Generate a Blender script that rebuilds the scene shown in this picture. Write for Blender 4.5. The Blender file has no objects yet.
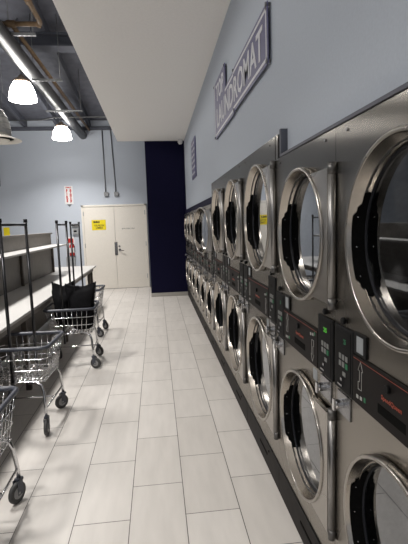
import bpy, bmesh, math, random
from mathutils import Vector, Matrix
import mathutils.noise as mnoise
random.seed(7)
PI = math.pi
scene = bpy.context.scene
C = scene.collection

# ------------------------------------------------------------------ materials
def mat(name, col, rough=0.5, metal=0.0, spec=0.5, emit=None, estr=0.0):
    m = bpy.data.materials.new(name); m.use_nodes = True
    b = m.node_tree.nodes['Principled BSDF']
    b.inputs['Base Color'].default_value = (*col, 1)
    b.inputs['Roughness'].default_value = rough
    b.inputs['Metallic'].default_value = metal
    b.inputs['Specular IOR Level'].default_value = spec
    if emit:
        b.inputs['Emission Color'].default_value = (*emit, 1)
        b.inputs['Emission Strength'].default_value = estr
    return m

def nodes(m):
    return m.node_tree.nodes, m.node_tree.links, m.node_tree.nodes['Principled BSDF']

def noisy(m, scale, amount, stretch=(1, 1, 1), bump=0.0, bump_dist=0.01, detail=3):
    """procedural mottling of the base colour and a fine bump"""
    N, L, b = nodes(m)
    tc = N.new('ShaderNodeTexCoord'); mp = N.new('ShaderNodeMapping')
    mp.inputs['Scale'].default_value = stretch
    nz = N.new('ShaderNodeTexNoise'); nz.inputs['Scale'].default_value = scale
    nz.inputs['Detail'].default_value = detail
    L.new(tc.outputs['Object'], mp.inputs['Vector']); L.new(mp.outputs['Vector'], nz.inputs['Vector'])
    col = tuple(b.inputs['Base Color'].default_value)[:3]
    cr = N.new('ShaderNodeValToRGB')
    cr.color_ramp.elements[0].position = 0.3; cr.color_ramp.elements[1].position = 0.7
    cr.color_ramp.elements[0].color = (*[c * (1 - amount) for c in col], 1)
    cr.color_ramp.elements[1].color = (*[min(1, c * (1 + amount)) for c in col], 1)
    L.new(nz.outputs['Fac'], cr.inputs['Fac']); L.new(cr.outputs['Color'], b.inputs['Base Color'])
    if bump:
        bp = N.new('ShaderNodeBump'); bp.inputs['Strength'].default_value = bump
        bp.inputs['Distance'].default_value = bump_dist
        L.new(nz.outputs['Fac'], bp.inputs['Height']); L.new(bp.outputs['Normal'], b.inputs['Normal'])
    return m

def steel(name, col, rough, fine=0.10, wavy=0.25, stretch=(2, 2, 420), aniso=0.0):
    m = mat(name, col, rough, 1.0)
    N, L, b = nodes(m)
    if aniso:      # horizontal brushing: highlights run vertically
        tg = N.new('ShaderNodeTangent'); tg.direction_type = 'RADIAL'; tg.axis = 'Z'
        L.new(tg.outputs[0], b.inputs['Tangent'])
        b.inputs['Anisotropic'].default_value = aniso; b.inputs['Anisotropic Rotation'].default_value = 0.0
    tc = N.new('ShaderNodeTexCoord'); mp = N.new('ShaderNodeMapping')
    mp.inputs['Scale'].default_value = stretch
    nz = N.new('ShaderNodeTexNoise'); nz.inputs['Scale'].default_value = 1.0; nz.inputs['Detail'].default_value = 2
    L.new(tc.outputs['Object'], mp.inputs['Vector']); L.new(mp.outputs['Vector'], nz.inputs['Vector'])
    big = N.new('ShaderNodeTexNoise'); big.inputs['Scale'].default_value = 2.3; big.inputs['Detail'].default_value = 1
    L.new(tc.outputs['Object'], big.inputs['Vector'])
    b1 = N.new('ShaderNodeBump'); b1.inputs['Strength'].default_value = wavy; b1.inputs['Distance'].default_value = 0.04
    L.new(big.outputs['Fac'], b1.inputs['Height'])
    b2 = N.new('ShaderNodeBump'); b2.inputs['Strength'].default_value = fine; b2.inputs['Distance'].default_value = 0.002
    L.new(nz.outputs['Fac'], b2.inputs['Height']); L.new(b1.outputs['Normal'], b2.inputs['Normal'])
    L.new(b2.outputs['Normal'], b.inputs['Normal'])
    mr = N.new('ShaderNodeMapRange')
    mr.inputs['To Min'].default_value = rough * 0.8; mr.inputs['To Max'].default_value = rough * 1.25
    L.new(big.outputs['Fac'], mr.inputs['Value']); L.new(mr.outputs['Result'], b.inputs['Roughness'])
    return m

M = {}
M['wall'] = noisy(mat('painted_wall', (0.505, 0.548, 0.612), 0.75, spec=0.3), 90, 0.03, bump=0.06)
M['soffit'] = noisy(mat('soffit_paint', (0.91, 0.89, 0.86), 0.8, spec=0.2), 40, 0.02)
M['navy'] = noisy(mat('navy_paint', (0.0062, 0.0058, 0.027), 0.7, spec=0.1), 60, 0.06)
M['deck'] = noisy(mat('dark_deck', (0.115, 0.121, 0.148), 0.8), 6, 0.18)
M['beam'] = noisy(mat('dark_beam_paint', (0.085, 0.092, 0.115), 0.6), 8, 0.12)
M['doorpaint'] = noisy(mat('cream_door_paint', (0.78, 0.74, 0.67), 0.45, spec=0.4), 30, 0.02)
M['base_grey'] = noisy(mat('grey_base_tile', (0.42, 0.40, 0.37), 0.5), 30, 0.06)
M['purple'] = noisy(mat('violet_trim_paint', (0.082, 0.084, 0.108), 0.5), 40, 0.06)
M['steel'] = steel('brushed_steel_panel', (0.32, 0.297, 0.265), 0.25, 0.02, 0.06, (2, 2, 300), 0.95)
M['steel_door'] = steel('steel_door_ring', (0.40, 0.375, 0.345), 0.27, 0.03, 0.0)
M['steel_cup'] = steel('steel_door_cup', (0.50, 0.46, 0.41), 0.23, 0.04, 0.06, (60, 60, 60))
M['tube'] = steel('hinge_tube_steel', (0.30, 0.29, 0.28), 0.36, 0.03, 0.0)
M['cap_steel'] = noisy(mat('dull_cap_steel', (0.16, 0.155, 0.15), 0.42, 0.9), 40, 0.08)
M['zinc'] = noisy(mat('zinc_lock', (0.31, 0.31, 0.32), 0.26, 1.0), 60, 0.08)
M['chrome'] = noisy(mat('chrome_wire', (0.72, 0.72, 0.73), 0.18, 1.0), 50, 0.05)
M['pole'] = noisy(mat('dark_chrome_pole', (0.06, 0.06, 0.063), 0.3, 1.0), 50, 0.08)
M['drum'] = noisy(mat('drum_steel', (0.20, 0.195, 0.19), 0.4, 1.0), 60, 0.2)
M['black'] = noisy(mat('black_plastic', (0.007, 0.007, 0.0075), 0.55, spec=0.14), 120, 0.2)
M['latchblack'] = noisy(mat('black_latch_paint', (0.0025, 0.0025, 0.0025), 0.75, spec=0.06), 90, 0.2)
M['panel'] = noisy(mat('dark_control_panel', (0.013, 0.011, 0.0105), 0.55, spec=0.10), 200, 0.15)
M['keypad'] = noisy(mat('black_keypad_face', (0.004, 0.004, 0.0045), 0.5, spec=0.10), 80, 0.15)
M['kick'] = noisy(mat('dark_kick_panel', (0.017, 0.0145, 0.0135), 0.6, spec=0.13), 14, 0.25)
M['gasket'] = noisy(mat('dark_rubber_gasket', (0.008, 0.0085, 0.012), 0.6, spec=0.25), 60, 0.15)
M['button'] = noisy(mat('grey_button', (0.17, 0.17, 0.165), 0.5), 60, 0.05)
M['green'] = noisy(mat('green_button', (0.01, 0.14, 0.055), 0.5), 60, 0.05)
M['label'] = noisy(mat('white_label', (0.27, 0.285, 0.295), 0.5), 60, 0.04)
M['lineart'] = noisy(mat('pale_grey_print', (0.40, 0.39, 0.37), 0.5), 60, 0.05)
M['redprint'] = noisy(mat('red_print', (0.30, 0.05, 0.025), 0.5), 60, 0.05)
M['led'] = mat('green_led', (0.02, 0.1, 0.01), 0.5, emit=(0.15, 0.9, 0.05), estr=0.35)
M['white_lam'] = noisy(mat('white_laminate', (0.50, 0.49, 0.475), 0.42), 30, 0.015)
M['greylam'] = noisy(mat('grey_brown_laminate', (0.20, 0.185, 0.17), 0.5), 12, 0.08)
M['tableleg'] = noisy(mat('dark_brown_leg', (0.075, 0.062, 0.05), 0.5), 25, 0.15)
M['bumper'] = noisy(mat('slate_vinyl_bumper', (0.055, 0.06, 0.078), 0.42), 60, 0.1)
M['tyre'] = noisy(mat('dark_grey_tyre', (0.05, 0.05, 0.05), 0.6), 60, 0.15)
M['hubgrey'] = noisy(mat('grey_wheel_hub', (0.30, 0.30, 0.30), 0.5), 60, 0.08)
M['bag'] = noisy(mat('black_bag_cloth', (0.005, 0.005, 0.006), 0.9, spec=0.15), 260, 0.35, bump=0.3, bump_dist=0.004)
M['pipe_grey'] = noisy(mat('dark_steel_pipe', (0.035, 0.036, 0.039), 0.45, 0.3), 12, 0.15)
M['rust'] = noisy(mat('rusty_brown_pipe', (0.17, 0.11, 0.06), 0.6, 0.2), 14, 0.25)
M['galv'] = noisy(mat('galvanised_steel', (0.24, 0.245, 0.25), 0.45, 0.8), 25, 0.15)
M['duct'] = noisy(mat('spiral_duct_steel', (0.34, 0.34, 0.335), 0.36, 0.95), 18, 0.15)
M['diffuser'] = noisy(mat('beige_diffuser', (0.60, 0.57, 0.51), 0.5), 20, 0.05)
M['shade'] = mat('glowing_lamp_shade', (0.9, 0.9, 0.88), 0.4, emit=(1.0, 0.965, 0.92), estr=27.0)
M['lampcap'] = noisy(mat('tan_lamp_cap', (0.36, 0.27, 0.20), 0.5), 30, 0.1)
M['yellow'] = noisy(mat('yellow_notice', (0.82, 0.66, 0.01), 0.5), 30, 0.03)
M['ink'] = noisy(mat('black_ink', (0.015, 0.015, 0.02), 0.6), 60, 0.1)
M['white'] = noisy(mat('white_sign_paint', (0.74, 0.74, 0.74), 0.5), 40, 0.02)
M['signpurple'] = noisy(mat('violet_sign_board', (0.125, 0.122, 0.235), 0.4), 30, 0.05)
M['signwhite'] = noisy(mat('sign_letter_white', (0.70, 0.70, 0.73), 0.45), 30, 0.03)
M['red'] = noisy(mat('extinguisher_red', (0.50, 0.022, 0.02), 0.35), 30, 0.08)
M['greybox'] = noisy(mat('grey_enclosure', (0.36, 0.37, 0.38), 0.5, 0.2), 30, 0.06)
M['conduit'] = noisy(mat('grey_conduit', (0.16, 0.165, 0.18), 0.5, 0.4), 30, 0.1)
M['tvblack'] = noisy(mat('black_screen', (0.008, 0.008, 0.01), 0.15), 30, 0.1)

def floor_mat():
    m = mat('porcelain_plank_tiles', (0.6, 0.57, 0.53), 0.42, spec=0.45)
    N, L, b = nodes(m)
    tc = N.new('ShaderNodeTexCoord'); sp = N.new('ShaderNodeSeparateXYZ'); cb = N.new('ShaderNodeCombineXYZ')
    L.new(tc.outputs['Object'], sp.inputs[0])
    def addv(sock, v):
        a = N.new('ShaderNodeMath'); a.operation = 'ADD'; a.inputs[1].default_value = v
        L.new(sock, a.inputs[0]); return a.outputs[0]
    BW, RH = 0.5985, 0.305
    # rows run along y (room length); row edges at x = 0.095 + k*RH; joints of the row right of it at y = 2.214 + k*BW
    L.new(addv(sp.outputs['Y'], -2.214 + BW * 40.5), cb.inputs['X'])
    L.new(addv(sp.outputs['X'], -0.095 + RH * 40), cb.inputs['Y'])
    br = N.new('ShaderNodeTexBrick'); br.offset = 0.5; br.offset_frequency = 2; br.squash = 1.0
    br.inputs['Scale'].default_value = 1.0
    br.inputs['Brick Width'].default_value = BW; br.inputs['Row Height'].default_value = RH
    br.inputs['Mortar Size'].default_value = 0.0024; br.inputs['Mortar Smooth'].default_value = 0.1
    br.inputs['Bias'].default_value = 0.0
    br.inputs['Color1'].default_value = (0.635, 0.605, 0.57, 1)
    br.inputs['Color2'].default_value = (0.585, 0.555, 0.52, 1)
    br.inputs['Mortar'].default_value = (0.10, 0.09, 0.082, 1)
    L.new(cb.outputs[0], br.inputs['Vector'])
    nz = N.new('ShaderNodeTexNoise'); nz.inputs['Scale'].default_value = 1.7; nz.inputs['Detail'].default_value = 5
    mp = N.new('ShaderNodeMapping'); mp.inputs['Scale'].default_value = (9, 1.6, 1)
    L.new(tc.outputs['Object'], mp.inputs[0]); L.new(mp.outputs[0], nz.inputs['Vector'])
    mx = N.new('ShaderNodeMix'); mx.data_type = 'RGBA'; mx.blend_type = 'MULTIPLY'; mx.inputs[0].default_value = 1.0
    cr = N.new('ShaderNodeValToRGB')
    cr.color_ramp.elements[0].position = 0.3; cr.color_ramp.elements[0].color = (0.93, 0.93, 0.93, 1)
    cr.color_ramp.elements[1].position = 0.7; cr.color_ramp.elements[1].color = (1.03, 1.03, 1.03, 1)
    L.new(nz.outputs['Fac'], cr.inputs['Fac'])
    L.new(br.outputs['Color'], mx.inputs[6]); L.new(cr.outputs['Color'], mx.inputs[7])
    L.new(mx.outputs[2], b.inputs['Base Color'])
    bp = N.new('ShaderNodeBump'); bp.inputs['Strength'].default_value = 0.4; bp.inputs['Distance'].default_value = 0.002
    bp.invert = True
    L.new(br.outputs['Fac'], bp.inputs['Height']); L.new(bp.outputs['Normal'], b.inputs['Normal'])
    return m
M['floor'] = floor_mat()

def glass_mat():
    m = bpy.data.materials.new('dark_door_glass'); m.use_nodes = True
    N, L = m.node_tree.nodes, m.node_tree.links
    N.remove(N['Principled BSDF'])
    out = N['Material Output']
    tr = N.new('ShaderNodeBsdfTransparent'); tr.inputs['Color'].default_value = (0.42, 0.43, 0.45, 1)
    gl = N.new('ShaderNodeBsdfGlossy'); gl.inputs['Color'].default_value = (0.92, 0.94, 0.97, 1); gl.inputs['Roughness'].default_value = 0.0
    lw = N.new('ShaderNodeLayerWeight'); lw.inputs['Blend'].default_value = 0.5
    pw = N.new('ShaderNodeMath'); pw.operation = 'POWER'; pw.inputs[1].default_value = 2.5
    L.new(lw.outputs['Facing'], pw.inputs[0])
    fr = N.new('ShaderNodeMath'); fr.operation = 'MULTIPLY_ADD'; fr.inputs[1].default_value = 0.92; fr.inputs[2].default_value = 0.035
    L.new(pw.outputs[0], fr.inputs[0])
    mx = N.new('ShaderNodeMixShader')
    L.new(fr.outputs[0], mx.inputs[0]); L.new(tr.outputs[0], mx.inputs[1]); L.new(gl.outputs[0], mx.inputs[2])
    # hand smudges on the pane
    tc = N.new('ShaderNodeTexCoord'); nz = N.new('ShaderNodeTexNoise'); nz.inputs['Scale'].default_value = 5.0; nz.inputs['Detail'].default_value = 4
    L.new(tc.outputs['Object'], nz.inputs['Vector'])
    cr = N.new('ShaderNodeValToRGB'); cr.color_ramp.elements[0].position = 0.5; cr.color_ramp.elements[1].position = 0.8
    cr.color_ramp.elements[0].color = (0, 0, 0, 1); cr.color_ramp.elements[1].color = (0.30, 0.30, 0.30, 1)
    L.new(nz.outputs['Fac'], cr.inputs['Fac'])
    df = N.new('ShaderNodeBsdfDiffuse'); df.inputs['Color'].default_value = (0.45, 0.45, 0.46, 1)
    m2 = N.new('ShaderNodeMixShader')
    L.new(cr.outputs['Color'], m2.inputs[0]); L.new(mx.outputs[0], m2.inputs[1]); L.new(df.outputs[0], m2.inputs[2])
    L.new(m2.outputs[0], out.inputs['Surface'])
    return m
M['glass'] = glass_mat()

# ------------------------------------------------------------------ mesh helpers
class MB:
    def __init__(self): self.bm = bmesh.new()
    def box(self, x0, x1, y0, y1, z0, z1, bev=0.0, mtx=None):
        b = bmesh.new()
        bmesh.ops.create_cube(b, size=1.0)
        for v in b.verts:
            v.co = Vector(((x0 + x1) / 2 + v.co.x * (x1 - x0), (y0 + y1) / 2 + v.co.y * (y1 - y0), (z0 + z1) / 2 + v.co.z * (z1 - z0)))
        if bev: bmesh.ops.bevel(b, geom=list(b.edges), offset=bev, segments=2, profile=0.5, affect='EDGES')
        if mtx is not None: b.transform(mtx)
        self.merge(b); return self
    def merge(self, b):
        me = bpy.data.meshes.new('tmp'); b.to_mesh(me); b.free()
        self.bm.from_mesh(me); bpy.data.meshes.remove(me)
    def tube(self, pts, r, n=8, closed=False, smooth=True):
        pts = [Vector(p) for p in pts]; m = len(pts)
        if isinstance(r, (int, float)): r = [r] * m
        rings = []; up = None
        for i, p in enumerate(pts):
            if closed: t = pts[(i + 1) % m] - pts[i - 1]
            else: t = pts[min(i + 1, m - 1)] - pts[max(i - 1, 0)]
            t.normalize()
            if up is None:
                up = Vector((0, 0, 1)) if abs(t.z) < 0.9 else Vector((1, 0, 0))
            a = up - t * up.dot(t)
            if a.length < 1e-5: a = t.orthogonal()
            a.normalize(); b2 = t.cross(a); up = a
            rings.append([self.bm.verts.new(p + (a * math.cos(2 * PI * k / n) + b2 * math.sin(2 * PI * k / n)) * r[i]) for k in range(n)])
        for i in range(m if closed else m - 1):
            A, B = rings[i], rings[(i + 1) % m]
            for k in range(n):
                f = self.bm.faces.new((A[k], A[(k + 1) % n], B[(k + 1) % n], B[k])); f.smooth = smooth
        if not closed:
            self.bm.faces.new(rings[0][::-1]); self.bm.faces.new(rings[-1])
        return self
    def lathe(self, prof, c, axis='z', n=32, smooth=True, close=False):
        """prof: list of (radius, offset along axis)"""
        c = Vector(c); rings = []
        for (r, h) in prof:
            ring = []
            for k in range(n):
                a = 2 * PI * k / n; u, v = r * math.cos(a), r * math.sin(a)
                p = {'z': (u, v, h), 'x': (h, u, v), 'y': (v, h, u)}[axis]
                ring.append(self.bm.verts.new(c + Vector(p)))
            rings.append(ring)
        pairs = list(zip(rings[:-1], rings[1:])) + ([(rings[-1], rings[0])] if close else [])
        for A, B in pairs:
            for k in range(n):
                f = self.bm.faces.new((A[k], A[(k + 1) % n], B[(k + 1) % n], B[k])); f.smooth = smooth
        return self
    def cyl(self, c, r, h, axis='z', n=24, bev=0.0):
        if bev: prof = [(0.0001, 0), (r - bev, 0), (r, bev), (r, h - bev), (r - bev, h), (0.0001, h)]
        else: prof = [(0.0001, 0), (r, 0), (r, h), (0.0001, h)]
        return self.lathe(prof, c, axis, n, smooth=False)
    def poly_prism(self, pts2, to3, depth):
        """pts2: outline; to3(u,v,d) -> point"""
        A = [self.bm.verts.new(to3(u, v, 0)) for u, v in pts2]
        B = [self.bm.verts.new(to3(u, v, depth)) for u, v in pts2]
        self.bm.faces.new(A); self.bm.faces.new(B[::-1])
        for k in range(len(A)):
            j = (k + 1) % len(A)
            self.bm.faces.new((A[k], B[k], B[j], A[j]))
        return self
    def quad(self, *p):
        self.bm.faces.new([self.bm.verts.new(Vector(q)) for q in p]); return self
    def build(self, name, m, parent=None, loc=None, recalc=True, autosmooth=None):
        if recalc: bmesh.ops.recalc_face_normals(self.bm, faces=list(self.bm.faces))
        me = bpy.data.meshes.new(name); self.bm.to_mesh(me); self.bm.free()
        me.materials.append(M[m] if isinstance(m, str) else m)
        o = bpy.data.objects.new(name, me); C.objects.link(o)
        if parent: o.parent = parent
        if loc: o.location = loc
        return o

def thing(name, label, cat, loc=(0, 0, 0), rz=0.0, group=None):
    o = bpy.data.objects.new(name, None); C.objects.link(o)
    o.empty_display_size = 0.1
    o.location = loc; o.rotation_euler = (0, 0, rz); o['label'] = label; o['category'] = cat; o['kind'] = 'thing'
    if group: o['group'] = group
    return o
def tag(o, label, cat, group=None):
    o['label'] = label; o['category'] = cat; o['kind'] = 'thing'
    if group: o['group'] = group
    return o
def struct(o, label=None, cat=None):
    o['kind'] = 'structure'
    if label: o['label'] = label
    if cat: o['category'] = cat
    return o
def copy_tree(o, parent=None):
    c = o.copy(); C.objects.link(c)
    if parent: c.parent = parent; c.matrix_parent_inverse = o.matrix_parent_inverse
    for ch in list(o.children): copy_tree(ch, c)
    return c

FACE_X = Matrix(((0, 0, -1, 0), (-1, 0, 0, 0), (0, 1, 0, 0), (0, 0, 0, 1)))   # text on a wall that faces -x
FACE_Y = Matrix(((1, 0, 0, 0), (0, 0, -1, 0), (0, 1, 0, 0), (0, 0, 0, 1)))    # text on a wall that faces -y
def text(name, s, size, loc, frame, m, parent=None, width=None, bold=0.0, ext=0.0008, align='CENTER', spacing=1.0, height=None):
    cu = bpy.data.curves.new('txt', 'FONT'); cu.body = s; cu.size = size; cu.align_x = align; cu.align_y = 'CENTER'
    cu.offset = bold; cu.extrude = ext; cu.resolution_u = 2; cu.space_character = spacing; cu.space_line = 0.86
    t = bpy.data.objects.new('txt', cu); C.objects.link(t)
    bpy.context.view_layer.update()
    dg = bpy.context.evaluated_depsgraph_get()
    me = bpy.data.meshes.new_from_object(t.evaluated_get(dg))
    bpy.data.objects.remove(t); bpy.data.curves.remove(cu)
    xs = [v.co.x for v in me.vertices]; ys = [v.co.y for v in me.vertices]
    sx = width / (max(xs) - min(xs)) if width else 1.0
    sy = height / (max(ys) - min(ys)) if height else 1.0
    cx, cy = (max(xs) + min(xs)) / 2, (max(ys) + min(ys)) / 2
    for v in me.vertices:
        v.co = Vector(((v.co.x - (cx if align == 'CENTER' else 0)) * sx, (v.co.y - cy) * sy, v.co.z))
    me.transform(frame)
    me.materials.clear(); me.materials.append(M[m])
    me.name = name
    o = bpy.data.objects.new(name, me); C.objects.link(o); o.location = loc
    if parent: o.parent = parent
    return o

# ------------------------------------------------------------------ room
WX = 0.69            # right wall plane
FX = 0.66            # dryer fronts
FARY = 11.18
LX, BY = -6.0, -3.6  # left and rear walls
def roof(y): return 4.50 - 0.105 * (y - 7.0)   # underside of the joists, falls towards the far wall

struct(MB().box(LX - .1, 1.8, BY - .1, FARY + .1, -0.1, 0).build('floor', 'floor'))
struct(MB().box(LX - .1, 1.8, FARY, FARY + 0.12, 0, 4.6).build('wall_far', 'wall'))
struct(MB().box(LX - 0.12, LX, BY, FARY, 0, 6.0).build('wall_left', 'wall'))
struct(MB().box(LX - .1, 1.8, BY - 0.12, BY, 0, 6.0).build('wall_back', 'wall'))
w = MB()
# wall over the dryers, stepped to the height of each bay; full height nearer than the first dryer
T1, T2, T3 = 1.93, 2.055, 1.828
Y0, Y1, Y2, Y3 = 0.725, 2.20, 4.985, 9.56
w.box(WX, WX + .12, BY, Y0, 0, 6.0)
w.box(WX, WX + .12, Y0, Y1, T1 + .012, 6.0)
w.box(WX, WX + .12, Y1, Y2, T2 + .004, 6.0)
w.box(WX, WX + .12, Y2, Y3, T3 + .08, 6.0)
w.box(WX, WX + .12, Y3, FARY, 0, 6.0)
struct(w.build('wall_right', 'wall'))
# violet trims round the dryer bays
struct(MB().box(FX - .006, WX + .1, Y0, Y1 - .012, T1, T1 + .012).build('trim_1', 'purple'))
struct(MB().box(FX - .006, WX + .1, Y1 - .012, Y1 + .012, T1, T2 + .012).build('trim_2', 'beam'))
struct(MB().box(FX + .004, WX + .1, Y2 + .003, Y3 - .01, T3, T3 + .08).build('trim_3', 'navy'))
struct(MB().box(FX + .002, WX + .1, Y1 + .07, Y1 + .112, T1 + .001, T2).build('trim_4', 'steel'))
struct(MB().box(FX + .02, WX + .1, Y1 + .013, Y1 + .07, T1 + .001, T2).build('trim_5', 'black'))
# soffit over the aisle and navy column at its end
struct(MB().box(-0.735, WX, BY, 9.55, 3.40, 5.9).build('ceiling_soffit', 'soffit'))
struct(MB().box(-0.16, WX, 9.555, FARY, 0.0, 3.40).build('navy_column', 'navy'))
struct(MB().box(-0.165, WX - .03, 9.54, 9.555, 0.0, 0.085, 0.003).build('baseboard_column', 'base_grey'))
# roof deck, joists, cross beams, ledger
def sloped(x0, x1, y0, y1, dz0, dz1):
    b = MB(); P = []
    for (x, y) in ((x0, y0), (x1, y0), (x1, y1), (x0, y1)): P.append((x, y, roof(y) + dz0))
    Q = [(p[0], p[1], p[2] - dz0 + dz1) for p in P]
    V = [b.bm.verts.new(p) for p in P + Q]
    for f in ((0, 1, 2, 3), (7, 6, 5, 4), (0, 4, 5, 1), (1, 5, 6, 2), (2, 6, 7, 3), (3, 7, 4, 0)):
        b.bm.faces.new([V[i] for i in f])
    return b
struct(sloped(LX, WX, BY, FARY, 0.16, 0.26).build('ceiling', 'deck'))
for x in (-1.52, -2.27, -3.03, -3.8, -4.6, -5.35):
    struct(sloped(x - .035, x + .035, BY + .02, FARY - .02, 0.0, 0.159).build('roof_joist', 'beam'))
for y in (-1.0, 3.0, 7.03):
    b = sloped(LX + .02, -0.74, y - .10, y + .10, -0.20, -0.17)
    for q in (sloped(LX + .02, -0.74, y - .015, y + .015, -0.17, -0.03), sloped(LX + .02, -0.74, y - .10, y + .10, -0.03, -0.002)):
        b.merge(q.bm)
    struct(b.build('roof_beam', 'beam'))
struct(MB().box(LX + .02, -0.17, FARY - .09, FARY, 3.985, 4.06).build('roof_ledger_beam', 'beam'))
struct(MB().box(LX, -1.92, FARY - .012, FARY, 0, 0.09).build('baseboard_far', 'base_grey'))

# double door in the far wall
DX0, DX1, DZ = -1.845, -0.215, 2.15
fr = MB()
fr.box(DX0, DX0 + .05, FARY - .05, FARY, 0, DZ, 0.004).box(DX1 - .05, DX1, FARY - .05, FARY, 0, DZ, 0.004).box(DX0, DX1, FARY - .05, FARY, DZ - .045, DZ, 0.004)
struct(fr.build('trim_6', 'doorpaint'))
MIDX = -1.035
d1 = struct(MB().box(DX0 + .052, MIDX - .003, FARY - .035, FARY - .002, 0.01, DZ - .047, 0.003).build('door_1', 'doorpaint'))
d2 = struct(MB().box(MIDX + .003, DX1 - .052, FARY - .035, FARY - .002, 0.01, DZ - .047, 0.003).build('door_2', 'doorpaint'))
for dd, x in ((d1, DX0 + .05), (d2, DX1 - .05)):
    for z in (0.25, 1.08, 1.88):
        MB().cyl((x, FARY - .045, z), 0.009, 0.11).build('door_hinge', 'greybox', dd)
MB().box(MIDX - .03, MIDX + .045, FARY - .04, FARY - .035, 0.86, 1.20, 0.002).build('latch_guard', 'zinc', d1)
lv = MB(); lv.cyl((-0.94, FARY - .05, 1.0), 0.032, 0.014, 'y', 20)
lv.tube([(-0.94, FARY - .05, 1.0), (-0.94, FARY - .085, 1.0), (-0.915, FARY - .09, 0.985), (-0.83, FARY - .09, 0.975)], 0.010, 8)
lv.build('lever_handle', 'zinc', d2)
MB().cyl((-0.945, FARY - .045, 1.09), 0.022, 0.012, 'y', 16).build('deadbolt', 'zinc', d2)
text('door_lettering', 'EMPLOYEES ONLY', 0.05, (-0.695, FARY - .036, 1.535), FACE_Y, 'ink', d2, width=0.33, height=0.030)
# yellow notice taped to the left door
nt = MB().box(-1.605, -1.255, FARY - .0385, FARY - .0355, 1.52, 1.775).build('notice_sign', 'yellow')
tag(nt, 'yellow notice with black SMILE lettering on the cream left door leaf', 'sign')
text('notice_title', 'SMILE', 0.07, (-1.485, FARY - .0392, 1.722), FACE_Y, 'ink', nt, width=0.16, height=0.052, bold=0.004)
text('notice_text', "YOU'RE ON\nCAMERA", 0.05, (-1.425, FARY - .0392, 1.605), FACE_Y, 'ink', nt, width=0.24, height=0.11, bold=0.001)

# fire extinguisher sign, cabinet, extinguisher, wall boxes
fs = MB().box(-2.225, -2.025, FARY - .012, FARY, 2.19, 2.64, 0.002).build('extinguisher_sign', 'white')
tag(fs, 'white wall sign with red vertical FIRE EXTINGUISHER lettering', 'sign')
text('sign_heading', 'FIRE', 0.05, (-2.125, FARY - .0135, 2.60), FACE_Y, 'red', fs, width=0.13, height=0.035, bold=0.002)
text('sign_lettering', '\n'.join('FIRE'), 0.09, (-2.165, FARY - .0135, 2.40), FACE_Y, 'red', fs, width=0.05, height=0.32, bold=0.006)
text('sign_lettering', '\n'.join('EXTINGUISHER'), 0.04, (-2.08, FARY - .0135, 2.39), FACE_Y, 'red', fs, width=0.065, height=0.345, bold=0.004)
MB().poly_prism([(-2.185, 2.185), (-2.065, 2.185), (-2.125, 2.125)], lambda u, v, d: Vector((u, FARY - .001 - d, v)), 0.011).build('arrow_mark', 'conduit', fs)
bd = MB().box(-2.27, -2.06, FARY - .02, FARY, 0.89, 1.37, 0.003).build('backing_board', 'white')
tag(bd, 'white backing board behind the red fire extinguisher on the far wall', 'board')
MB().box(-2.245, -2.085, FARY - .024, FARY - .02, 1.22, 1.33).build('red_placard', 'red', bd)
fe = thing('fire_extinguisher', 'red fire extinguisher hung on the white board on far wall', 'fire extinguisher', (-2.12, FARY - .095, 0.90))
MB().lathe([(0.0001, 0), (0.06, 0), (0.066, 0.01), (0.066, 0.235), (0.055, 0.27), (0.03, 0.29), (0.022, 0.30), (0.0001, 0.30)], (0, 0, 0)).build('cylinder', 'red', fe)
MB().cyl((0, 0, 0.30), 0.02, 0.035).box(-.012, .012, -.06, .03, .335, .347, .003).box(-.01, .01, -.07, .02, .36, .37, .003).build('valve_handle', 'black', fe)
MB().tube([(0, -.02, .32), (.05, -.05, .30), (.075, -.05, .22), (.075, -.03, .10)], 0.009, 8).build('hose', 'black', fe)
MB().lathe([(0.067, 0.08), (0.067, 0.20)], (0, 0, 0)).build('paper_label', 'white', fe)
MB().box(-.02, .02, .06, .075, .05, .25).build('wall_bracket', 'greybox', fe)
o = MB().box(-2.27, -2.06, FARY - .14, FARY, 0.55, 0.87, 0.006).build('wall_cabinet', 'greybox')
tag(o, 'plain grey cabinet on the far wall under the fire extinguisher board', 'cabinet')
o = thing('control_box', 'pale grey wall box with dark window between cart poles and door', 'box', (-2.02, FARY, 1.43))
MB().box(-.07, .07, -.05, 0, 0.0, .15, .004).build('cover', 'greybox', o)
MB().box(-.035, .035, -.054, -.05, .06, .10).build('window_slot', 'black', o)
o = tag(MB().box(-2.10, -1.94, FARY - .04, FARY, 1.60, 1.70, .004).build('junction_box', 'galv'), 'small grey box on far wall above the pale control box', 'box')
for x, lab in ((-1.205, 'grey electrical box on the far wall above the left door leaf, nearer its hinges'),
               (-0.955, 'grey electrical box on the far wall above the gap between doors')):
    o = thing('electrical_box', lab, 'electrical box', (x, FARY, 2.36), 0, 'boxes above the double door')
    MB().box(-.052, .052, -.05, 0, 0, .105, .004).build('box_cover', 'galv', o)
    dx = -0.015 if x < -1.1 else -0.055
    MB().tube([(-.01, -.02, .105), (-.01, -.02, .3), (dx, -.02, 1.62)], 0.013, 8).build('conduit', 'conduit', o)
# television seen edge-on at the picture's side and a yellow sheet below it
o = thing('television', 'black television on the far wall beside the air duct', 'television', (-4.33, FARY, 2.66))
MB().box(-.60, .60, -.095, -.035, 0, .72, .008).build('casing', 'black', o)
MB().box(-.585, .585, -.0965, -.095, .015, .705).build('screen', 'tvblack', o)
MB().box(-.15, .15, -.035, -.002, .25, .5).build('wall_bracket', 'galv', o)
o = tag(MB().box(-3.76, -3.615, FARY - .004, FARY, 1.27, 1.66).build('paper_notice', 'yellow'), 'yellow paper on the far wall left of the tallest cart poles', 'sign')

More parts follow.
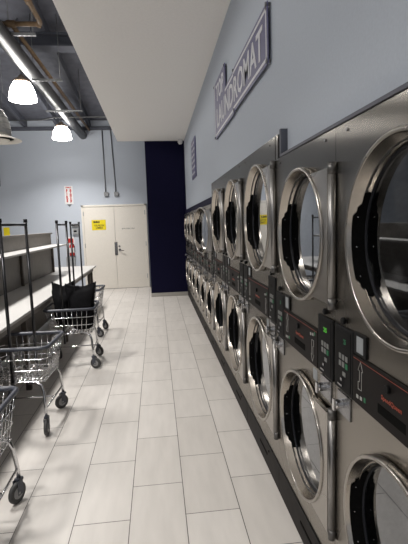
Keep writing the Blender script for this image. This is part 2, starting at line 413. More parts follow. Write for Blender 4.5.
# ------------------------------------------------------------------ sign on the right wall
SX = 0.668
sg = thing('wall_sign', 'violet and white TOP LAUNDROMAT sign standing off the wall over dryers', 'sign', (SX, 3.535, 2.481))
def loc_y(y): return y - 3.535
def prism_x(y0, y1, z0, z1, x0, x1):
    return MB().box(x0 - SX, x1 - SX, loc_y(y0), loc_y(y1), z0 - 2.481, z1 - 2.481)
SZ0, SZ1, STAB = 2.486, 2.814, 3.009
b = MB()
b.merge(prism_x(2.464, 3.524, SZ0, SZ1, SX, SX + .005).bm); b.build('board', 'signpurple', sg)
b = MB()
outl = [(3.531, SZ0 - .012), (4.6, SZ0 - .012), (4.6, STAB), (3.924, STAB), (3.924, SZ1 - .012), (3.531, SZ1 - .012)]
b.poly_prism(outl, lambda u, v, d: Vector((d, u - 3.535, v - 2.481)), 0.008); b.build('board', 'signpurple', sg)
def strip(pts, wdt):
    m = MB()
    for (ya, za), (yb, zb) in zip(pts[:-1], pts[1:]):
        y0, y1 = min(ya, yb) - wdt / 2, max(ya, yb) + wdt / 2
        z0, z1 = min(za, zb) - wdt / 2, max(za, zb) + wdt / 2
        m.merge(prism_x(y0, y1, z0, z1, SX - .002, SX - .0002).bm)
    return m
strip([(3.524, SZ1 - .03), (2.495, SZ1 - .03), (2.495, SZ0 + .03), (3.524, SZ0 + .03)], 0.018).build('border_line', 'signwhite', sg)
strip([(3.535, SZ1 - .042), (3.924, SZ1 - .042)], 0.018).build('border_line', 'signwhite', sg)
strip([(3.535, SZ0 + .018), (4.569, SZ0 + .018), (4.569, STAB - .025), (4.508, STAB - .025)], 0.018).build('border_line', 'signwhite', sg)
text('sign_lettering', 'LAUNDROMAT', 0.2, (-.0022, loc_y(3.504), 0.166), FACE_X, 'signwhite', sg, width=1.87, height=0.185, bold=0.003, ext=0.001)
text('sign_lettering', 'TOP', 0.15, (-.0022, loc_y(4.221), 0.405), FACE_X, 'signwhite', sg, width=0.46, height=0.165, bold=0.003, ext=0.001)
for (y, z) in ((2.479, SZ1 - .012), (2.479, SZ0 + .012), (3.944, STAB - .015), (4.585, STAB - .015), (4.585, SZ0), (3.514, SZ0 + .012), (3.514, SZ1 - .012)):
    MB().cyl((-.008, loc_y(y), z - 2.481), 0.012, WX - SX + .005, 'x', 14).build('standoff', 'conduit', sg)
s2 = thing('wall_sign', 'small violet plaque with white marks on right wall near the navy column', 'sign', (WX, 7.25, 2.36))
MB().box(-.02, -.004, -.33, .33, 0.0, .62, .002).build('board', 'signpurple', s2)
mk = MB()
for i in range(6):
    z = .075 + i * .094; off = (.02, -.03, .0, .04, -.02, .01)[i]
    for y0, y1 in ((-.22, -.06), (-.01, .10), (.14, .23)):
        mk.box(-.0225, -.0205, y0 + off, y1 + off, z - .016, z + .018)
mk.build('row_marks', 'signwhite', s2)
for y in (-.29, .29):
    for z in (.04, .58): MB().cyl((-.024, y, z), .01, .024, 'x', 12).build('standoff', 'conduit', s2)
# small white camera where soffit and column meet
o = thing('security_camera', 'small white security camera under the soffit beside the navy column', 'camera', (0.60, 9.42, 3.40))
MB().cyl((0, 0, -.03), .05, .03).build('mount', 'white', o)
MB().lathe([(0.0001, -.10), (.03, -.095), (.05, -.065), (.055, -.03)], (0, 0, 0), 'z', 20).build('dome', 'white', o)

# ------------------------------------------------------------------ stacked dryers
def panel_with_holes(m, y0, y1, z0, z1, holes, x):
    """flat face at x in the yz plane with round holes [(cy,cz,r)] stacked in z"""
    cuts = [z0]
    hs = sorted(holes, key=lambda h: h[1])
    for h in hs: cuts += [h[1] - h[2] - .012, h[1] + h[2] + .012]
    cuts.append(z1)
    for a, b in zip(cuts[0::2], cuts[1::2]):
        m.quad((x, y0, a), (x, y1, a), (x, y1, b), (x, y0, b))
    for (cy, cz, r) in hs:
        a0, a1 = cz - r - .012, cz + r + .012
        corners = [math.atan2(zz - cz, yy - cy) for yy in (y0, y1) for zz in (a0, a1)]
        ang = sorted([2 * PI * k / 48 - PI for k in range(48)] + corners)
        inner, outer, back = [], [], []
        for a in ang:
            c, s = math.cos(a), math.sin(a)
            tt = min((((y1 if c > 0 else y0) - cy) / c) if abs(c) > 1e-6 else 9, (((a1 if s > 0 else a0) - cz) / s) if abs(s) > 1e-6 else 9)
            inner.append(m.bm.verts.new((x, cy + r * c, cz + r * s)))
            outer.append(m.bm.verts.new((x, cy + tt * c, cz + tt * s)))
        for k in range(len(ang)):
            j = (k + 1) % len(ang)
            try: m.bm.faces.new((inner[k], outer[k], outer[j], inner[j]))
            except ValueError: pass
    return m

def arrow_outline(cy, cz, sc, up, x):
    """bent outline arrow printed on the panel; outline as thin bars"""
    P = [(-.5, -1), (.28, -1), (.28, .35), (.55, .35), (.0, 1.0), (-.55, .35), (-.2, .35), (-.2, -.45), (-.5, -.45)]
    if not up: P = [(-a, -b) for a, b in P]
    m = MB()
    pts = [(x, cy - a * sc * .62, cz + b * sc) for a, b in P]
    m.tube(pts + [pts[0]], 0.0011, 4, smooth=False)
    return m

def make_stack(W, top, R, zu, zl, label, parts_detail=True):
    """local frame: y=0 is the near seam, x=0 the front face, machine goes to +x"""
    t = thing('stacked_dryer', label, 'dryer', (FX, 0, 0), 0, 'stacked dryers along the right wall')
    g = .0015
    k = R / 0.295
    cyd = W * 0.435 if W < .85 else W * .415
    CB0, CB1 = 0.975, 1.215                       # control band
    if W > .85: CB0, CB1 = 1.02, 1.28
    rh = R * .91
    # front panel and casing
    m = MB(); panel_with_holes(m, g, W - g, .182, top - .001, [(cyd, zl, rh), (cyd, zu, rh)], 0.0)
    xb = 1.02
    m.quad((0, g, .182), (0, g, top - .001), (xb, g, top - .001), (xb, g, .182))
    m.quad((0, W - g, .182), (0, W - g, top - .001), (xb, W - g, top - .001), (xb, W - g, .182))
    m.quad((0, g, top - .001), (0, W - g, top - .001), (xb, W - g, top - .001), (xb, g, top - .001))
    m.quad((xb, g, .182), (xb, g, top - .001), (xb, W - g, top - .001), (xb, W - g, .182))
    m.build('front_panel', 'steel', t, recalc=True)
    for cz in (zu, zl):
        m = MB(); m.lathe([(rh, 0.0), (rh - .002, .045), (W * .43, .06), (W * .43, .75), (.001, .75)], (0, cyd, cz), 'x', 40)
        m.build('drum', 'drum', t)
    # kick panel
    m = MB().box(-.002, .30, g, W - g, .002, .178, .003)
    m.build('kick_panel', 'kick', t)
    MB().box(-.006, .02, g, W - g, .168, .181).build('kick_trim', 'black', t)
    MB().box(-.0045, .0, W * .30, W * .52, .085, .10).cyl((-.006, W * .25, .135), .007, .008, 'x', 10).build('vent_slot', 'latchblack', t)
    # doors
    for idx, cz in enumerate((zu, zl)):
        FXd = -.038                               # front of the ring
        m = MB()
        prof = [(R * .98, -.004), (R, -.010), (R, FXd + .006), (R * .992, FXd + .001), (R * .98, FXd), (R * .962, FXd + .001), (R * .955, FXd + .004), (R * .935, -.004)]
        n = 64
        m.lathe([(r, h) for r, h in prof], (0, cyd, cz), 'x', n)
        d = m.build('door', 'steel_door', t)
        if idx == 0: d['slot'] = 0
        # hinge plate: rectangle from the ring to the tube
        hh = R * .85; ty = .006
        m = MB()
        outl = [(ty, -hh), (ty, hh)]
        a0 = math.asin(min(1, hh / (R * .99)))
        for q in range(13):
            a = a0 - 2 * a0 * q / 12
            outl.append((cyd - R * .985 * math.cos(a), R * .985 * math.sin(a)))
        m.poly_prism(outl, lambda u, v, dd: Vector((-.030 + dd, u, cz + v)), .018)
        m.build('hinge_plate', 'steel_door', d)
        m = MB(); m.tube([(-.015, -.002, cz - hh - .02), (-.015, -.002, cz + hh + .018)], .0145, 16)
        m.build('hinge_tube', 'tube', d)
        for e0, e1 in ((hh - .022, hh + .020), (-hh - .022, -hh + .02)):
            MB().tube([(-.015, -.002, cz + e0), (-.015, -.002, cz + e1)], .0152, 16).build('hinge_cap', 'cap_steel', d)
        # inner cup wall, gasket, glass
        m = MB(); m.lathe([(R * .953, FXd + .003), (R * .93, -.010), (R * .888, .024)], (0, cyd, cz), 'x', 64)
        m.build('door_cup', 'steel_cup', d)
        m = MB(); m.lathe([(R * .900, .022), (R * .89, .018), (R * .876, .017), (R * .866, .020), (R * .866, .028)], (0, cyd, cz), 'x', 64)
        m.build('gasket', 'gasket', d)
        m = MB(); V = [m.bm.verts.new((.022, cyd + R * .87 * math.cos(2 * PI * q / 64), cz + R * .87 * math.sin(2 * PI * q / 64))) for q in range(64)]
        m.bm.faces.new(V); m.build('door_glass', 'glass', d, recalc=False)
        # black latch strip with bolts inside the far side of the cup
        m = MB(); n = 26; aA, aB = math.radians(-43), math.radians(33); prev = None
        for q in range(n + 1):
            a = aA + (aB - aA) * q / n
            wv = 1.0 if 4 < q < n - 5 else (.7 if 2 < q < n - 3 else .4)
            ra, xa = R * .935, FXd + .020
            rb, xb2 = R * .892, .020
            ra2 = ra + (rb - ra) * (1 - wv) * .9; xa2 = xa + (xb2 - xa) * (1 - wv) * .9
            cs, sn = math.cos(a), math.sin(a)
            cur = [m.bm.verts.new((xa2 - .004, cyd + (ra2 - .004) * cs, cz + (ra2 - .004) * sn)), m.bm.verts.new((xb2 - .003, cyd + (rb - .003) * cs, cz + (rb - .003) * sn))]
            if prev: m.bm.faces.new((prev[0], cur[0], cur[1], prev[1]))
            prev = cur
        m.build('latch_strip', 'latchblack', d, recalc=False)
        for a in (-27, -6, 15):
            m = MB(); a = math.radians(a); rr = R * .912
            c = Vector((-.006, cyd + rr * math.cos(a), cz + rr * math.sin(a)))
            bmesh.ops.create_icosphere(m.bm, subdivisions=2, radius=.0036, matrix=Matrix.Translation(c))
            m.build('latch_bolt', 'zinc', d)
    # control band
    kw = .152; kx = -.007
    wide0, wide1 = .010 + kw + .003, W - kw - .012
    pz1 = CB1 - .075
    b = MB().box(-.008, .0, wide0, wide1, CB0, pz1, .0015); cp = b.build('control_panel', 'panel', t)
    MB().box(-.0088, -.0081, wide0 + .004, wide1 - .004, pz1 - .010, pz1 - .0085).build('red_line', 'redprint', cp)
    cyc = (wide0 + wide1) / 2
    text('brand_lettering', 'SpeedQueen', .03, (-.0088, cyc - .01, CB0 + .088), FACE_X, 'redprint', cp, width=.108, height=.019, bold=.0004, ext=.0003)
    MB().box(-.0086, -.0078, cyc - .085, cyc + .065, CB0 + .032, CB0 + .062, .0003).build('lint_slot', 'latchblack', cp)
    MB().cyl((-.018, cyc + .005, CB0 + .128), .013, .011, 'x', 16, .002).build('reset_knob', 'black', cp)
    arrow_outline(wide1 - .055, CB0 + .105, .048, True, -.0085).build('arrow_mark', 'lineart', cp)
    arrow_outline(wide0 + .055, CB0 + .062, .048, False, -.0085).build('arrow_mark', 'lineart', cp)
    im = MB()
    for (dy, dz) in ((wide0 + .05, .135), (wide0 + .075, .132), (wide1 - .06, .03), (wide1 - .035, .028)):
        im.box(-.0088, -.0081, dy - .007, dy + .007, CB0 + dz - .006, CB0 + dz + .006)
    im.build('icon_marks', 'lineart', cp)
    im = MB()
    for (dy, dz) in ((wide0 + .03, .142), (wide1 - .085, .034)):
        im.box(-.0088, -.0081, dy - .006, dy + .006, CB0 + dz - .008, CB0 + dz + .008)
    im.build('icon_marks', 'green', cp)
    # label plate beside the far keypad (its printed code is left blank)
    lp = MB().box(-.006, .0, wide1 - .085, wide1 + .001, pz1 + .004, CB1 + .004, .001).build('label_plate', 'black', t)
    MB().box(-.0068, -.0061, wide1 - .068, wide1 - .022, pz1 + .014, CB1 - .006).build('paper_label', 'label', lp)
    # one keypad for each dryer
    for qi, y0 in enumerate((.008, W - kw - .008)):
        kp = MB().box(kx, .0, y0, y0 + kw, CB0 - .002, CB1, .003).build('keypad', 'black', t)
        MB().box(kx - .0015, kx + .001, y0 + .016, y0 + kw - .016, CB0 + .012, CB1 - .012, .0004).build('keypad_face', 'keypad', kp)
        text('display_digits', '25', .04, (kx - .002, y0 + kw * (.47 if qi == 0 else .40), CB1 - .052), FACE_X, 'led' if qi == 0 else 'green', kp, width=.034 if qi == 0 else .018, height=.019, bold=.001, ext=.0003)
        bt = MB()
        for r in range(2):
            for c in range(3):
                if r == 1 and c == 2: continue
                yy = y0 + kw * .64 - c * .026; zz = CB1 - .112 - r * .027
                bt.box(kx - .0035, kx - .001, yy - .009, yy + .009, zz - .010, zz + .010, .001)
        bt.box(kx - .0035, kx - .001, y0 + kw * .42 - .012, y0 + kw * .42 + .012, CB1 - .180, CB1 - .164, .001)
        bt.build('buttons', 'button', kp)
        MB().box(kx - .0035, kx - .001, y0 + kw * .64 - .061, y0 + kw * .64 - .043, CB1 - .149, CB1 - .129, .001).build('start_button', 'green', kp)
        MB().box(kx - .006, kx - .001, y0 + kw * .5, y0 + kw * .5 + .014, CB1 - .202, CB1 - .19, .001).build('coin_slot', 'zinc', kp)
        MB().box(kx - .006, kx - .001, y0 + kw * .50, y0 + kw * .74, CB0 + .016, CB0 + .024, .001).build('card_slot', 'zinc', kp)
        MB().cyl((-.014, y0 + kw * .5, CB1 + .022), .013, .014, 'x', 16, .003).build('key_switch', 'black', t)
        # coin box lock below
        ly = y0 + (kw - .105) / 2; lz = CB0 - .096
        cl = MB().box(-.006, .0, ly, ly + .105, lz, lz + .086, .002).build('coin_lock', 'zinc', t)
        MB().cyl((-.034, ly + .062, lz + .045), .017, .030, 'x', 20, .003).build('lock_barrel', 'chrome', cl)
        MB().box(-.042, -.034, ly + .054, ly + .070, lz + .022, lz + .066, .002).build('lock_handle', 'chrome', cl)
    MB().box(-.001, .0, .185, .232, CB0 - .066, CB0 - .016).build('sticker', 'label', t)
    for (yy, zz) in ((W * .12, top - .03), (W * .88, top - .03), (.004 + .008, zu + R * .72), (.012, zu - R * .78)):
        MB().cyl((-.005, yy, zz), .006, .006, 'x', 6, .0015).build('screw', 'zinc', t)
    return t

LA = ['stainless stacked dryer cut by the frame edge, nearest in the row',
      'stainless stacked dryer with green lit 25 display, second nearest in row']
LB = ['tall wide stacked dryer with yellow notice mirrored in its glass, nearest of three tall',
      'tall wide stacked dryer, middle one of the three tall dryers',
      'tall wide stacked dryer, last of the three tall ones before the lower bay']
LC = ['lower stacked dryer beside the tall bay, upper door standing slightly open',
      'stacked dryer fifth from the navy column, half hidden by the open door',
      'stacked dryer fourth from the navy column in the far bay',
      'stacked dryer third from the navy column in the far bay',
      'stacked dryer second from the navy column in the far bay',
      'farthest stacked dryer, right up against the navy column']
WA, WB, WC = .795, .889, .760
def upper_door(t): return [c for c in t.children if 'slot' in c.keys()][0]
a0 = make_stack(WA, T1, .295, 1.535, .60, LA[0]); a0.location.y = .73
# the two keypads of the nearest stack show only a dim digit
a1 = copy_tree(a0); a1['label'] = LA[1]; a1.location.y = .73 + WA
b0 = make_stack(WB, T2, .335, 1.62, .645, LB[0]); b0.location.y = 2.318
for i in (1, 2):
    o = copy_tree(b0); o['label'] = LB[i]; o.location.y = 2.318 + WB * i
c0 = make_stack(WC, T3, .285, 1.515, .595, LC[1]); c0.location.y = 4.988 + WC
for i in (0, 2, 3, 4, 5):
    o = copy_tree(c0); o['label'] = LC[i]; o.location.y = 4.988 + WC * i
    if i == 0:      # its upper door is ajar, turned about the hinge tube
        d = upper_door(o); ang = math.radians(13)
        P = Vector((-.015, -.002, 0))
        d.matrix_local = Matrix.Translation(P) @ Matrix.Rotation(ang, 4, 'Z') @ Matrix.Translation(-P)

for st in [o for o in C.objects if o.name.split('.')[0] == 'stacked_dryer' and o is not a1]:
    for kp in st.children:
        for dg_ in kp.children:
            if dg_.name.split('.')[0] == 'display_digits':
                dg_.data = dg_.data.copy(); dg_.data.materials.clear(); dg_.data.materials.append(M['green' if st is a0 else 'panel'])
# ------------------------------------------------------------------ folding table with raised shelf
TX0, TX1 = -1.25, -2.55; TC = -1.90; TZ = .815
TY0, TY1 = -1.2, 8.95
ft = thing('folding_table', 'long white folding table with raised middle shelf behind the carts', 'table', (TC, 3.9, 0))
ly = lambda y: y - 3.9
MB().box(-.65, .65, ly(TY0), ly(TY1), TZ - .028, TZ, .004).build('table_top', 'white_lam', ft)
MB().box(.55, .60, ly(TY0 + .05), ly(TY1 - .1), TZ - .10, TZ - .028).box(-.60, -.55, ly(TY0 + .05), ly(TY1 - .1), TZ - .10, TZ - .028).build('apron', 'greylam', ft)
MB().box(-.30, .31, ly(TY0), ly(7.85), 1.293, 1.318, .003).build('upper_shelf', 'white_lam', ft)
MB().box(-.015, .015, ly(TY0), ly(7.97), TZ, 1.293).box(-.02, .02, ly(TY0), ly(7.97), 1.318, 1.50).build('divider_panel', 'greylam', ft)
MB().box(-.012, .012, ly(TY0 + .1), ly(8.4), .04, TZ - .029).build('light_block_panel', 'tableleg', ft)  # added panel, stops light from the left to darken the floor under the table
MB().box(-.05, .045, ly(TY0), ly(7.99), 1.50, 1.525, .003).build('divider_cap', 'greylam', ft)
for y in (7.95, 6.14, 4.31, 2.48, .65):
    MB().box(.016, .05, ly(y - .02), ly(y + .02), TZ, 1.292, .002).build('post', 'tableleg', ft)
for y in (8.75, 8.45, 6.10, 4.31, 2.86, .65, -1.0):
    for x in (.57, -.57):
        MB().box(x - .025, x + .025, ly(y - .025), ly(y + .025), 0, TZ - .029, .003).build('leg', 'tableleg', ft)
o = tag(MB().box(TC - .05, TC + .03, 5.02, 5.24, 1.526, 1.56, .005).build('remote_box', 'black'), 'small black box lying on top of the table divider', 'box')

# ------------------------------------------------------------------ laundry carts
def rrect(hx, hy, r, z, n=5):
    P = []
    for cx, cy, a0 in ((hx - r, hy - r, 0), (-hx + r, hy - r, PI / 2), (-hx + r, -hy + r, PI), (hx - r, -hy + r, 1.5 * PI)):
        for k in range(n + 1):
            a = a0 + PI / 2 * k / n; P.append((cx + r * math.cos(a), cy + r * math.sin(a), z))
    return P
def make_cart(label, angs, px):
    t = thing('laundry_cart', label, 'cart', (0, 0, 0), 0, 'wire laundry carts along the table')
    HX, HY, ZT, BX, BYY, ZB = .275, .250, .690, .232, .212, .415
    MB().tube(rrect(HX, HY, .055, ZT), .0155, 10, True).build('rim_bumper', 'bumper', t)
    w = MB(); rw = .0036
    def lerp(f): return BX + (HX - BX) * f, BYY + (HY - BYY) * f, ZB + (ZT - ZB) * f
    for f in (.0, .34, .67):
        hx, hy, z = lerp(f); w.tube(rrect(hx, hy, .05, z), .004 if f == 0 else rw + .0004, 6, True)
    n = 10
    for k in range(n):
        u = -1 + 2 * k / (n - 1)
        if abs(u) < .99:
            for s in (-1, 1):
                w.tube([(u * HX * .9, s * HY, ZT - .01), (u * BX * .9, s * BYY, ZB)], rw, 5)
    n = 9
    for k in range(n):
        u = -1 + 2 * k / (n - 1)
        if abs(u) < .99:
            for s in (-1, 1):
                w.tube([(s * HX, u * HY * .9, ZT - .01), (s * BX, u * BYY * .9, ZB)], rw, 5)
    for k in range(15):
        u = -.93 + 1.86 * k / 14
        w.tube([(u * BX, -BYY, ZB), (u * BX, BYY, ZB)], rw, 5)
        if k % 2 == 0: w.tube([(-BX, u * BYY, ZB - .006), (BX, u * BYY, ZB - .006)], rw, 5)
    w.build('basket', 'chrome', t)
    WXc, WYc = .235, .245
    for sx in (-1, 1):
        for sy in (-1, 1):
            MB().tube([(sx * .10, sy * .20, ZB - .010), (sx * .17, sy * .205, ZB - .012), (sx * .205, sy * .215, ZB - .03), (sx * .222, sy * .225, ZB - .08), (sx * .232, sy * .240, .22), (sx * WXc, sy * WYc, .135)], .0120, 10).build('leg', 'chrome', t)
            cs = MB(); ang = angs.get((sx, sy), .5)
            cx, cy = sx * WXc, sy * WYc
            ox, oy = -.022 * math.cos(ang + PI / 2), -.022 * math.sin(ang + PI / 2)
            R3 = Matrix.Translation((cx, cy, 0)) @ Matrix.Rotation(ang, 4, 'Z')
            cs.box(-.019, .019, -.020, .020, .128, .146, .005, R3)
            cs.box(-.0195, -.0165, -.032, .010, .050, .135, .001, R3).box(.0165, .0195, -.032, .010, .050, .135, .001, R3)
            c = cs.build('caster', 'bumper', t)
            wm = MB(); wm.lathe([(.036, -.012), (.054, -.014), (.061, -.009), (.063, 0), (.061, .009), (.054, .014), (.036, .012)], (0, 0, 0), 'x', 28)
            wm.bm.transform(R3 @ Matrix.Translation((0, -.022, .0635)))
            wm.build('wheel', 'tyre', c)
            wm = MB(); wm.cyl((-.0135, 0, 0), .035, .027, 'x', 24); wm.cyl((-.020, 0, 0), .008, .040, 'x', 10)
            wm.bm.transform(R3 @ Matrix.Translation((0, -.022, .0635)))
            wm.build('wheel_hub', 'hubgrey', c)
    for sx in (-1, 1):
        MB().tube([(sx * .233, -.238, .205), (sx * .233, .238, .205)], .0075, 8).build('brace', 'chrome', t)
    MB().tube([(-.233, .0, .205), (.233, .0, .205)], .0075, 8).build('brace', 'chrome', t)
    for sy, dx in ((-1, px[0]), (1, px[1])):
        MB().tube([(dx, sy * .225, .30), (dx, sy * .225, 1.668)], .0125, 12).build('pole', 'pole', t)
        MB().tube([(dx, sy * .225, 1.655), (dx, sy * .225, 1.685)], .016, 12).build('pole_cap', 'black', t)
        MB().box(dx - .015, dx + .015, sy * .225 - .014, sy * .225 + .014, .405, .43).build('pole_clamp', 'zinc', t)
    MB().tube([(px[0], -.225, 1.638), (px[1], .225, 1.638)], .010, 10).build('hanging_bar', 'pole', t)
    return t
for lab, x, y, r, angs, px in (('wire laundry cart cut by the frame edge, nearest the camera', -1.105, 2.245, 0, {(1, 1): -.45}, (0, 0)),
                           ('empty wire laundry cart second from the camera, in front of the bag cart', -1.135, 3.575, -3, {(1, -1): .12, (1, 1): -.75}, (-.005, .028)),
                           ('wire laundry cart loaded with two black bags, beside the folding table', -1.010, 5.08, 2, {(1, -1): 1.15, (1, 1): .9}, (-.072, -.045)),
                           ('wire laundry cart half hidden behind the cart with black bags', -1.115, 6.50, -3, {(1, -1): 1.2, (1, 1): .9}, (-.075, -.058))):
    o = make_cart(lab, angs, px); o.location = (x, y, 0); o.rotation_euler.z = math.radians(r)

def make_bag(name, label, loc, rz, W, D, H, seed, ears):
    b = MB(); nu, nv = 48, 26; rows = []
    for j in range(nv + 1):
        t = j / nv; row = []
        wid = W * (.68 + .30 * t + .26 * max(0, t - .7))
        dep = D * (math.sin(min(1, .22 + t * 1.0) * PI * .62) if t < .55 else math.sin(.77 * PI * .62) * (1 - ((t - .55) / .45) ** 1.6 * .82))
        if t < .12:
            f = math.sqrt(max(0, 1 - (1 - t / .12) ** 2)); wid *= .55 + .45 * f; dep *= .55 + .45 * f
        for i in range(nu):
            a = 2 * PI * i / nu; c, s = math.cos(a), math.sin(a)
            px = math.copysign(abs(c) ** .55, c) * wid / 2; py = math.copysign(abs(s) ** .7, s) * dep / 2
            u = px / (W / 2)
            lift = ears * (max(0, abs(u) - .35) ** 1.5) * max(0, t - .45) / .55 - .035 * (1 - u * u) * max(0, t - .6) / .4
            p = Vector((px, py, t * H + lift))
            n = mnoise.noise_vector(p * 6.5 + Vector((seed, seed * 2, 0))) * .018 + mnoise.noise_vector(p * 16 + Vector((seed, 0, seed))) * .007
            if t > .05: p += n
            row.append(b.bm.verts.new(p))
        rows.append(row)
    for A, B in zip(rows[:-1], rows[1:]):
        for i in range(nu):
            f = b.bm.faces.new((A[i], A[(i + 1) % nu], B[(i + 1) % nu], B[i])); f.smooth = True
    b.bm.faces.new(rows[0][::-1])
    # gathered closed mouth
    tc = b.bm.verts.new((sum((v.co for v in rows[-1]), Vector()) / nu) - Vector((0, 0, .03)))
    for i in range(nu): b.bm.faces.new((rows[-1][i], rows[-1][(i + 1) % nu], tc)).smooth = True
    o = b.build(name, 'bag'); o.location = loc; o.rotation_euler.z = rz
    return tag(o, label, 'bag', 'black bags in the loaded cart')
make_bag('laundry_bag', 'full black cloth bag with raised corners, right one in loaded cart', (-.885, 5.005, .427), math.radians(6), .335, .27, .51, 1.0, .055)
make_bag('laundry_bag', 'black cloth bag standing behind the cart pole, left in loaded cart', (-1.125, 5.165, .427), math.radians(-5), .25, .25, .52, 5.0, .045)

# ------------------------------------------------------------------ overhead services
def pipe(name, pts, r, m, label, cat='pipe', n=14):
    o = MB().tube(pts, r, n).build(name, m); return tag(o, label, cat)
pipe('drain_pipe', [(-1.74, BY + .05, 3.93), (-1.69, FARY, 3.865)], .10, 'pipe_grey', 'thick dark steel pipe running along the open ceiling')
bp = pipe('sprinkler_pipe', [(-1.60, 5.62, 4.03), (-1.53, FARY, 3.99)], .028, 'rust', 'thin rusty brown pipe running beside the thick dark ceiling pipe')
bb = MB(); bb.tube([(-1.95, 5.60, 4.03), (-1.30, 5.60, 4.03), (-1.26, 5.57, 4.03), (-1.25, 5.52, 4.03), (-1.25, BY + .05, 4.03)], .028, 12)
bb.cyl((-1.65, 5.60, 4.03), .04, .10, 'x', 14); bb.cyl((-1.30, 5.60, 4.03), .04, .04, 'x', 14); bb.cyl((-1.25, 5.0, 4.03), .038, .08, 'y', 14)
tag(bb.build('sprinkler_pipe', 'rust'), 'rusty brown branch pipe with elbow in the ceiling corner above', 'pipe')
tag(MB().tube([(-1.60, 5.62, 4.03), (-1.61, 5.605, 4.03)], .036, 12).build('pipe_tee', 'rust'), 'rusty tee fitting joining the thin brown ceiling pipes', 'pipe')
for y, x0, x1, zz, lab in ((5.62, -1.665, -1.33, 3.955, 'slotted grey steel channel hanging under pipes, closest to the soffit corner'),
                          (6.77, -1.70, -1.27, 3.80, 'thin slotted channel crossing the ceiling pipes beside the nearer lamp'),
                          (8.46, -1.92, -1.26, 3.79, 'long slotted channel crossing the ceiling pipes above the farther lamp')):
    o = thing('pipe_hanger', lab, 'pipe hanger', ((x0 + x1) / 2, y, zz - .05), 0, 'strut hangers under the ceiling pipes')
    hw = (x1 - x0) / 2
    st = MB().box(-hw, hw, -.02, .02, 0, .003).box(-hw, hw, -.02, -.017, 0, .030).box(-hw, hw, .017, .02, 0, .030)
    st.build('channel', 'galv', o)
    sl = MB(); k = -hw + .05
    while k < hw - .05: sl.box(k, k + .03, -.007, .007, -.001, -.0002); k += .055
    sl.build('slots', 'latchblack', o)
    for s in (-1, 1): MB().tube([(s * (hw - .03), 0, .0), (s * (hw - .03), 0, roof(y) - zz + .05 + .155)], .005, 6).build('rod', 'galv', o)
tag(MB().tube([(-2.8, 9.3, 3.79), (-2.2, 9.2, 3.77), (-1.9, 9.1, 3.80), (-.75, 9.1, 3.80)], .012, 8).build('ceiling_conduit', 'galv'), 'thin grey conduit crossing the ceiling behind the lamps', 'conduit')
# duct elbow with round diffuser
du = thing('air_duct', 'silver spiral duct elbow with round beige diffuser at ceiling left', 'duct', (-1.83, 5.5, 2.665))
du.scale = (.786, .786, .786)
b = MB(); pts = [(0, 0, .05), (0, 0, .14)]; Rb = .30
for k in range(1, 9):
    a = PI / 2 * k / 8; pts.append((-Rb + Rb * math.cos(a), 0, .14 + Rb * math.sin(a)))
pts += [(-.6, 0, .14 + Rb), (-2.6, 0, .14 + Rb)]
b.tube(pts, .20, 28)
for i, p in enumerate(pts[:-1]):
    q = pts[i + 1]; t = (Vector(q) - Vector(p)).normalized()
    b.tube([Vector(p) - t * .006, Vector(p) + t * .006], .206, 28)
k = -.7
while k > -2.5: b.tube([(k, 0, .14 + Rb), (k - .012, 0, .14 + Rb)], .206, 28); k -= .12
b.build('duct_body', 'duct', du)
MB().lathe([(.20, .06), (.215, .045), (.34, .005), (.345, .0), (.33, -.004), (.24, .02), (.235, .018)], (0, 0, 0), 'z', 40).build('diffuser_ring', 'diffuser', du)
MB().lathe([(.0001, -.02), (.12, -.012), (.17, .005), (.17, .01), (.0001, .012)], (0, 0, 0), 'z', 32).build('diffuser_cone', 'diffuser', du)
MB().lathe([(.0001, .03), (.235, .03)], (0, 0, 0), 'z', 32).build('throat', 'latchblack', du)
MB().tube([(.06, 0, .36), (.13, 0, .75), (.14, 0, (roof(5.5) - 2.665 + .15) / .786)], .004, 6).build('hanger_wire', 'galv', du)

# pendant lamps: the two in view and the rest of the same rows
LAMP_W = 51.0
def make_lamp(label):
    t = thing('pendant_lamp', label, 'lamp', (0, 0, 3.5), 0, 'bell pendant lamps over the folding table')
    MB().lathe([(.0001, .016), (.185, .004), (.198, .0), (.200, .006), (.194, .045), (.184, .10), (.168, .155), (.148, .20), (.132, .225), (.124, .245), (.0001, .245)], (0, 0, 0), 'z', 40).build('shade', 'shade', t)
    MB().lathe([(.0001, .247), (.118, .247), (.124, .258), (.110, .290), (.06, .32), (.03, .36), (.0001, .36)], (0, 0, 0), 'z', 28).build('cap', 'lampcap', t)
    MB().tube([(0, 0, .36), (0, 0, .60)], .01, 8).build('stem', 'conduit', t)
    ld = bpy.data.lights.new('lamp_glow', 'AREA'); ld.shape = 'DISK'; ld.size = .37; ld.spread = math.radians(130); ld.energy = LAMP_W; ld.color = (1.0, .965, .925)
    lo = bpy.data.objects.new('lamp_glow', ld); C.objects.link(lo); lo.parent = t; lo.location = (0, 0, -.006)
    return t
l0 = make_lamp('bright bell pendant lamp beside the thick ceiling pipe, nearer of two in view'); l0.location = (-1.885, 6.9, 3.515)
o = copy_tree(l0); o['label'] = 'bright bell pendant lamp nearer the far wall, smaller of two in view'; o.location = (-1.91, 9.72, 3.495)
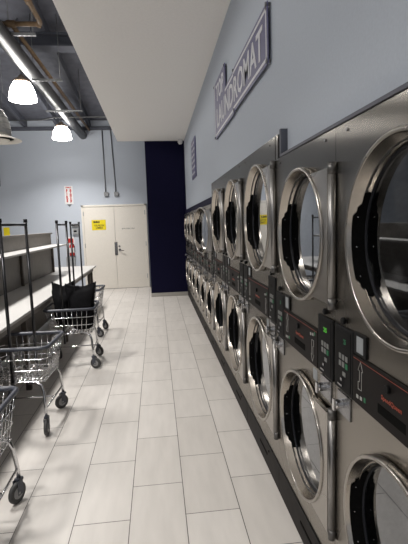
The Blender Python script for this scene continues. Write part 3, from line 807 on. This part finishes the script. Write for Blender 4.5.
for i, (x, y) in enumerate(((-1.90, 4.08), (-1.90, 1.26), (-1.90, -1.56))):
    o = copy_tree(l0); o.location = (x, y, 3.515)
    o['label'] = 'bell pendant lamp of the lamp row, ' + ('third', 'fourth', 'fifth')[i] + ' from the far wall over the folding table'
bpy.context.view_layer.update()
# stems reach the sloping roof deck: each lamp gets its own stem length
for o in [o for o in C.objects if o.name.split('.')[0] == 'pendant_lamp']:
    for ch in o.children:
        if ch.name.split('.')[0] == 'stem':
            top = roof(o.location.y) + .16 - o.location.z - .001
            ch.data = ch.data.copy()
            zs = [v.co.z for v in ch.data.vertices]; zm = max(zs)
            for v in ch.data.vertices:
                if abs(v.co.z - zm) < 1e-4: v.co.z = top

# ------------------------------------------------------------------ world, camera, colour management
wd = bpy.data.worlds.new('World'); scene.world = wd; wd.use_nodes = True
wd.node_tree.nodes['Background'].inputs[0].default_value = (0.5, 0.5, 0.5, 1)
wd.node_tree.nodes['Background'].inputs[1].default_value = 0.0

yaw, pit, rol = math.radians(6.2), math.radians(6.47), math.radians(1.87)
fw = Vector((math.sin(yaw) * math.cos(pit), math.cos(yaw) * math.cos(pit), -math.sin(pit)))
r0 = Vector((math.cos(yaw), -math.sin(yaw), 0)); u0 = r0.cross(fw)
rr = r0 * math.cos(rol) - u0 * math.sin(rol); uu = u0 * math.cos(rol) + r0 * math.sin(rol)
cam = bpy.data.cameras.new('camera'); co = bpy.data.objects.new('camera', cam); C.objects.link(co)
cam.sensor_width = 36.0; cam.sensor_fit = 'AUTO'; cam.lens = 428.0 * 36.0 / 544.0
cam.clip_start = 0.02; cam.clip_end = 100
co.matrix_world = Matrix(((rr.x, uu.x, -fw.x, 0), (rr.y, uu.y, -fw.y, 0), (rr.z, uu.z, -fw.z, 1.6), (0, 0, 0, 1)))
scene.camera = co
vs = scene.view_settings
scene.display_settings.display_device = 'sRGB'
vs.view_transform = 'Standard'; vs.look = 'None'; vs.gamma = 1.0; vs.use_curve_mapping = False
vs.exposure = 0.08
scene.cycles.max_bounces = 10
scene.cycles.diffuse_bounces = 5
scene.cycles.glossy_bounces = 6
scene.cycles.transparent_max_bounces = 12
scene.cycles.use_denoising = True
scene.cycles.sample_clamp_indirect = 6.0
